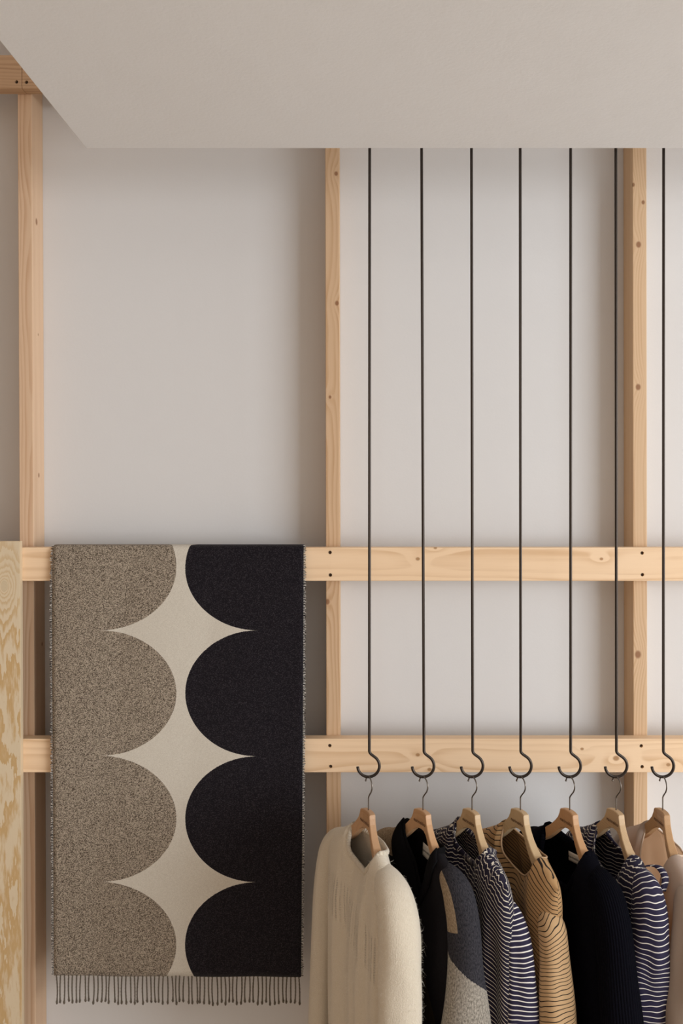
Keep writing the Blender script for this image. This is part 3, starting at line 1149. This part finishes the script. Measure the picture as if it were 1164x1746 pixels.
# --- 3 navy blouse with fine white lines
NAVY, WHITE = (0.014, 0.011, 0.028, 1), (0.72, 0.66, 0.55, 1)
M_n1 = waves('print_navy', NAVY, WHITE, 0.0090, 0.19, 0.018, 9, 6, seed=23.0, gather=0.028, g0=0.05, gl=0.06, edge=-0.8)
M_n1s = waves('print_navy_lit', (0.020, 0.016, 0.042, 1), (0.82, 0.78, 0.72, 1), 0.0098, 0.22, 0.012, 8, 7, slope=0.05, seed=6.0)  # near sleeve only: same print lightened, daylight painted into its colours
g = Gar(2, 'striped_blouse', 'navy blouse with fine white wavy lines, gathered neck, beside the wool coat', 'blouse', us=0.178, un=0.070, nf=0.108, nb=0.088, nc=0.020, flat=0.5,
        wid=((0.12, 0.178), (0.22, 0.190), (0.7, 0.225)), thick=((0.0, 0.030), (0.1, 0.042), (0.3, 0.046), (0.7, 0.047)), hem=0.72,
        folds=((0.007, 2.1, 0.0), (0.005, 4.2, 0.3)), seed=5.0, rough=0.008)
g.body(M_n1, thick=0.0014)
g.rib(M_n1, 0.0035, 'neck_band', 2.2, 0.004)
g.tag_label(0.000, 0.110, 0.032, 0.020, 0.15, size=0.0064, off=0.007)
sl = [(0.140, 0.004, 0.150, 0.012, 0.012), (0.160, 0.000, 0.180, 0.020, 0.024), (0.176, -0.004, 0.23, 0.028, 0.030), (0.186, -0.006, 0.32, 0.030, 0.033), (0.194, -0.006, 0.46, 0.034, 0.036), (0.205, 0.0, 0.66, 0.038, 0.04)]
g.sleeve(1, sl, M_n1s, 0.16, 3.0, thick=0.0014)
g.sleeve(-1, sl, M_n1, 0.14, 8.0, thick=0.0014)

# --- 4 tan dress with black lines
M_t = waves('print_tan', (0.43, 0.255, 0.115, 1), (0.014, 0.008, 0.006, 1), 0.0096, 0.20, 0.026, 9, 6, seed=21.0, edge=-0.6)
M_ts = waves('print_tan_lit', (0.52, 0.335, 0.175, 1), (0.020, 0.012, 0.008, 1), 0.0088, 0.19, 0.022, 8, 9, slope=-0.12, seed=4.0)  # lit copy of the tan print for the near sleeve; body copy is shaded
M_pip = plain('tan_piping', (0.50, 0.33, 0.19, 1), 0.8)
g = Gar(3, 'striped_dress', 'tan dress with flowing black lines and slit neckline', 'dress', us=0.178, un=0.078, nf=0.128, nb=0.085, nc=0.026, flat=0.5,
        wid=((0.12, 0.178), (0.22, 0.176), (0.7, 0.21)), thick=((0.0, 0.030), (0.1, 0.044), (0.3, 0.046), (0.7, 0.047)), hem=0.86,
        folds=((0.008, 1.4, 0.2), (0.004, 3.6, 0.1)), seed=7.0, rough=0.006)
g.body(M_t, thick=0.0014)
g.rib(M_pip, 0.0022, 'neck_piping')
sl = [(0.140, 0.026, 0.160, 0.012, 0.012), (0.156, 0.028, 0.180, 0.022, 0.025), (0.166, 0.028, 0.205, 0.027, 0.031), (0.172, 0.027, 0.26, 0.028, 0.033), (0.180, 0.026, 0.36, 0.034, 0.041), (0.187, 0.025, 0.46, 0.037, 0.044), (0.20, 0.03, 0.66, 0.042, 0.048)]
g.sleeve(1, sl, M_ts, 0.09, 5.0, thick=0.0014)
g.sleeve(-1, sl, M_t, 0.13, 9.0, thick=0.0014)

# --- 5 near-black navy knit
M_k = knit('knit_midnight', (0.0055, 0.0055, 0.0095, 1), (0.0025, 0.0025, 0.004, 1), sheen=0.0, spec=0.03)
M_kr = knit('knit_midnight_rib', (0.0055, 0.0055, 0.0095, 1), (0.0025, 0.0025, 0.004, 1), rib=0.007, sheen=0.0, spec=0.03)
g = Gar(4, 'knit_sweater', 'plain midnight navy knit sweater with sewn label in its neck', 'sweater', us=0.184, un=0.088, nf=0.168, nb=0.104, nc=0.008,
        wid=((0.12, 0.184), (0.20, 0.198), (0.66, 0.225)), thick=((0.0, 0.034), (0.1, 0.044), (0.3, 0.046), (0.7, 0.047)), hem=0.66,
        folds=((0.005, 1.3, 0.4),), seed=11.0)
g.body(M_k, thick=0.004)
g.rib(M_kr, 0.006, 'neck_rib', 1.6, 0.003)
g.tag_label(-0.026, 0.124, 0.040, 0.022, 0.0, size=0.0080, off=0.009)
sl = [(0.105, 0.010, 0.092, 0.012, 0.016), (0.140, 0.012, 0.108, 0.024, 0.030), (0.170, 0.012, 0.136, 0.031, 0.036), (0.194, 0.014, 0.19, 0.035, 0.038), (0.210, 0.015, 0.28, 0.037, 0.040), (0.228, 0.015, 0.42, 0.042, 0.044), (0.245, 0.016, 0.64, 0.046, 0.048)]
g.sleeve(1, sl, M_kr, 0.05, 2.5, thick=0.004)
g.sleeve(-1, sl, M_kr, 0.05, 6.5, thick=0.004)

# --- 6 navy dress with white lines and a tie at the neck
M_n2 = waves('print_navy_wide', (0.014, 0.011, 0.030, 1), (0.70, 0.65, 0.56, 1), 0.0100, 0.18, 0.042, 9, 6, seed=12.0, gather=0.014, g0=0.07, gl=0.03)
M_n2s = waves('print_navy_wide_lit', (0.020, 0.016, 0.044, 1), (0.80, 0.76, 0.70, 1), 0.0108, 0.16, 0.032, 8, 6, seed=15.0)  # near sleeve and tie: brighter print colours carry painted light
g = Gar(5, 'tie_neck_dress', 'navy dress with white wavy lines and a neck tie, beside the pale shirt', 'dress', us=0.180, un=0.078, nf=0.140, nb=0.120, nc=0.018,
        wid=((0.12, 0.176), (0.22, 0.178), (0.7, 0.19)), thick=((0.0, 0.030), (0.1, 0.044), (0.3, 0.046), (0.7, 0.047)), hem=0.86,
        folds=((0.008, 1.7, 0.1), (0.004, 3.9, 0.2)), seed=13.0, rough=0.007)
g.body(M_n2, thick=0.0014)
g.rib(M_n2, 0.003, 'neck_band', 1.5, -0.001)
sl = [(0.105, 0.012, 0.092, 0.012, 0.014), (0.136, 0.014, 0.106, 0.022, 0.027), (0.160, 0.016, 0.132, 0.030, 0.035), (0.174, 0.018, 0.18, 0.033, 0.040), (0.177, 0.020, 0.25, 0.033, 0.041), (0.178, 0.022, 0.38, 0.033, 0.041), (0.172, 0.026, 0.66, 0.034, 0.040)]
g.sleeve(1, sl, M_n2s, 0.14, 1.5, thick=0.0014)
g.sleeve(-1, sl, M_n2, 0.14, 5.5, thick=0.0014)
P = catmull([(0.120, -0.004, 0.080), (0.134, -0.020, 0.076), (0.150, -0.026, 0.084), (0.160, -0.026, 0.100), (0.164, -0.016, 0.122)], 22)
vs, fs, uvs = [], [], []
for k, (a, b, d) in enumerate(P):
    for (ou, ov, od) in ((0, -0.0085, 0.002), (0.001, 0, 0), (0, 0.0085, 0.002)):
        vs.append(Vector((a + ou, -(b + ov), -d - od)))
        uvs.append((ov, k * 0.0038))
for k in range(len(P) - 1):
    for q in (0, 1):
        a = 3 * k + q
        fs.append((a, a + 1, a + 4, a + 3))
o = link('neck_tie', mesh_py('neck_tie', vs, fs, uvs), M_n2s, g.root)
md = o.modifiers.new('thick', 'SOLIDIFY')
md.thickness = 0.0022

# --- 7 pale shirt
n = N('shirt_silk')
u, v, _ = n.sep(n.uv())
f = n.noise(n.comb(n.math('MULTIPLY', u, 60.0), n.math('MULTIPLY', v, 900.0), 0.0), 1.0, 2)
n.bump(n.noise(n.comb(n.math('MULTIPLY', u, 40.0), n.math('MULTIPLY', v, 12.0), 0.0), 1.0, 3), 0.3, 0.004)
M_sh = n.done(n.mix(f, (0.52, 0.44, 0.375, 1), (0.58, 0.50, 0.43, 1)), 0.55, sheen=0.1)
M_shi = plain('shirt_inside_lit', (0.80, 0.60, 0.43, 1), 0.7)  # peach inside, brightened in colour for light coming through the cloth


def sheer(m, col, f):
    """thin cloth: part of the light passes through"""
    t = m.node_tree
    out = t.nodes['Material Output']
    b = t.nodes['Principled BSDF']
    tr = t.nodes.new('ShaderNodeBsdfTranslucent')
    tr.inputs['Color'].default_value = col
    mx = t.nodes.new('ShaderNodeMixShader')
    mx.inputs[0].default_value = f
    t.links.new(b.outputs[0], mx.inputs[1])
    t.links.new(tr.outputs[0], mx.inputs[2])
    t.links.new(mx.outputs[0], out.inputs['Surface'])


sheer(M_sh, (0.85, 0.72, 0.60, 1), 0.45)
sheer(M_shi, (0.95, 0.76, 0.58, 1), 0.6)
g = Gar(6, 'pale_shirt', 'pale beige collarless shirt on the rightmost hanger', 'shirt', us=0.178, un=0.078, nf=0.165, nb=0.080, nc=0.018,
        wid=((0.12, 0.178), (0.22, 0.190), (0.7, 0.22)), thick=((0.0, 0.030), (0.1, 0.046), (0.3, 0.046), (0.7, 0.047)), hem=0.78,
        folds=((0.009, 1.6, 0.3), (0.005, 3.1, 0.0)), seed=17.0, rough=0.008)
g.body(M_sh, M_shi, 0.0014)
g.rib(plain('shirt_binding', (0.60, 0.46, 0.34, 1), 0.7), 0.0022, 'neck_binding')
g.tag_label(0.000, 0.110, 0.030, 0.034, 0.1, size=0.0062, off=0.006)
sl = [(0.140, 0.014, 0.118, 0.014, 0.018), (0.165, 0.016, 0.132, 0.028, 0.032), (0.186, 0.018, 0.190, 0.036, 0.040), (0.196, 0.022, 0.290, 0.042, 0.046), (0.205, 0.028, 0.42, 0.048, 0.054), (0.21, 0.030, 0.66, 0.052, 0.058)]
g.sleeve(1, sl, M_sh, 0.16, 2.2, thick=0.0014)
g.sleeve(-1, sl, M_sh, 0.14, 4.2, thick=0.0014)
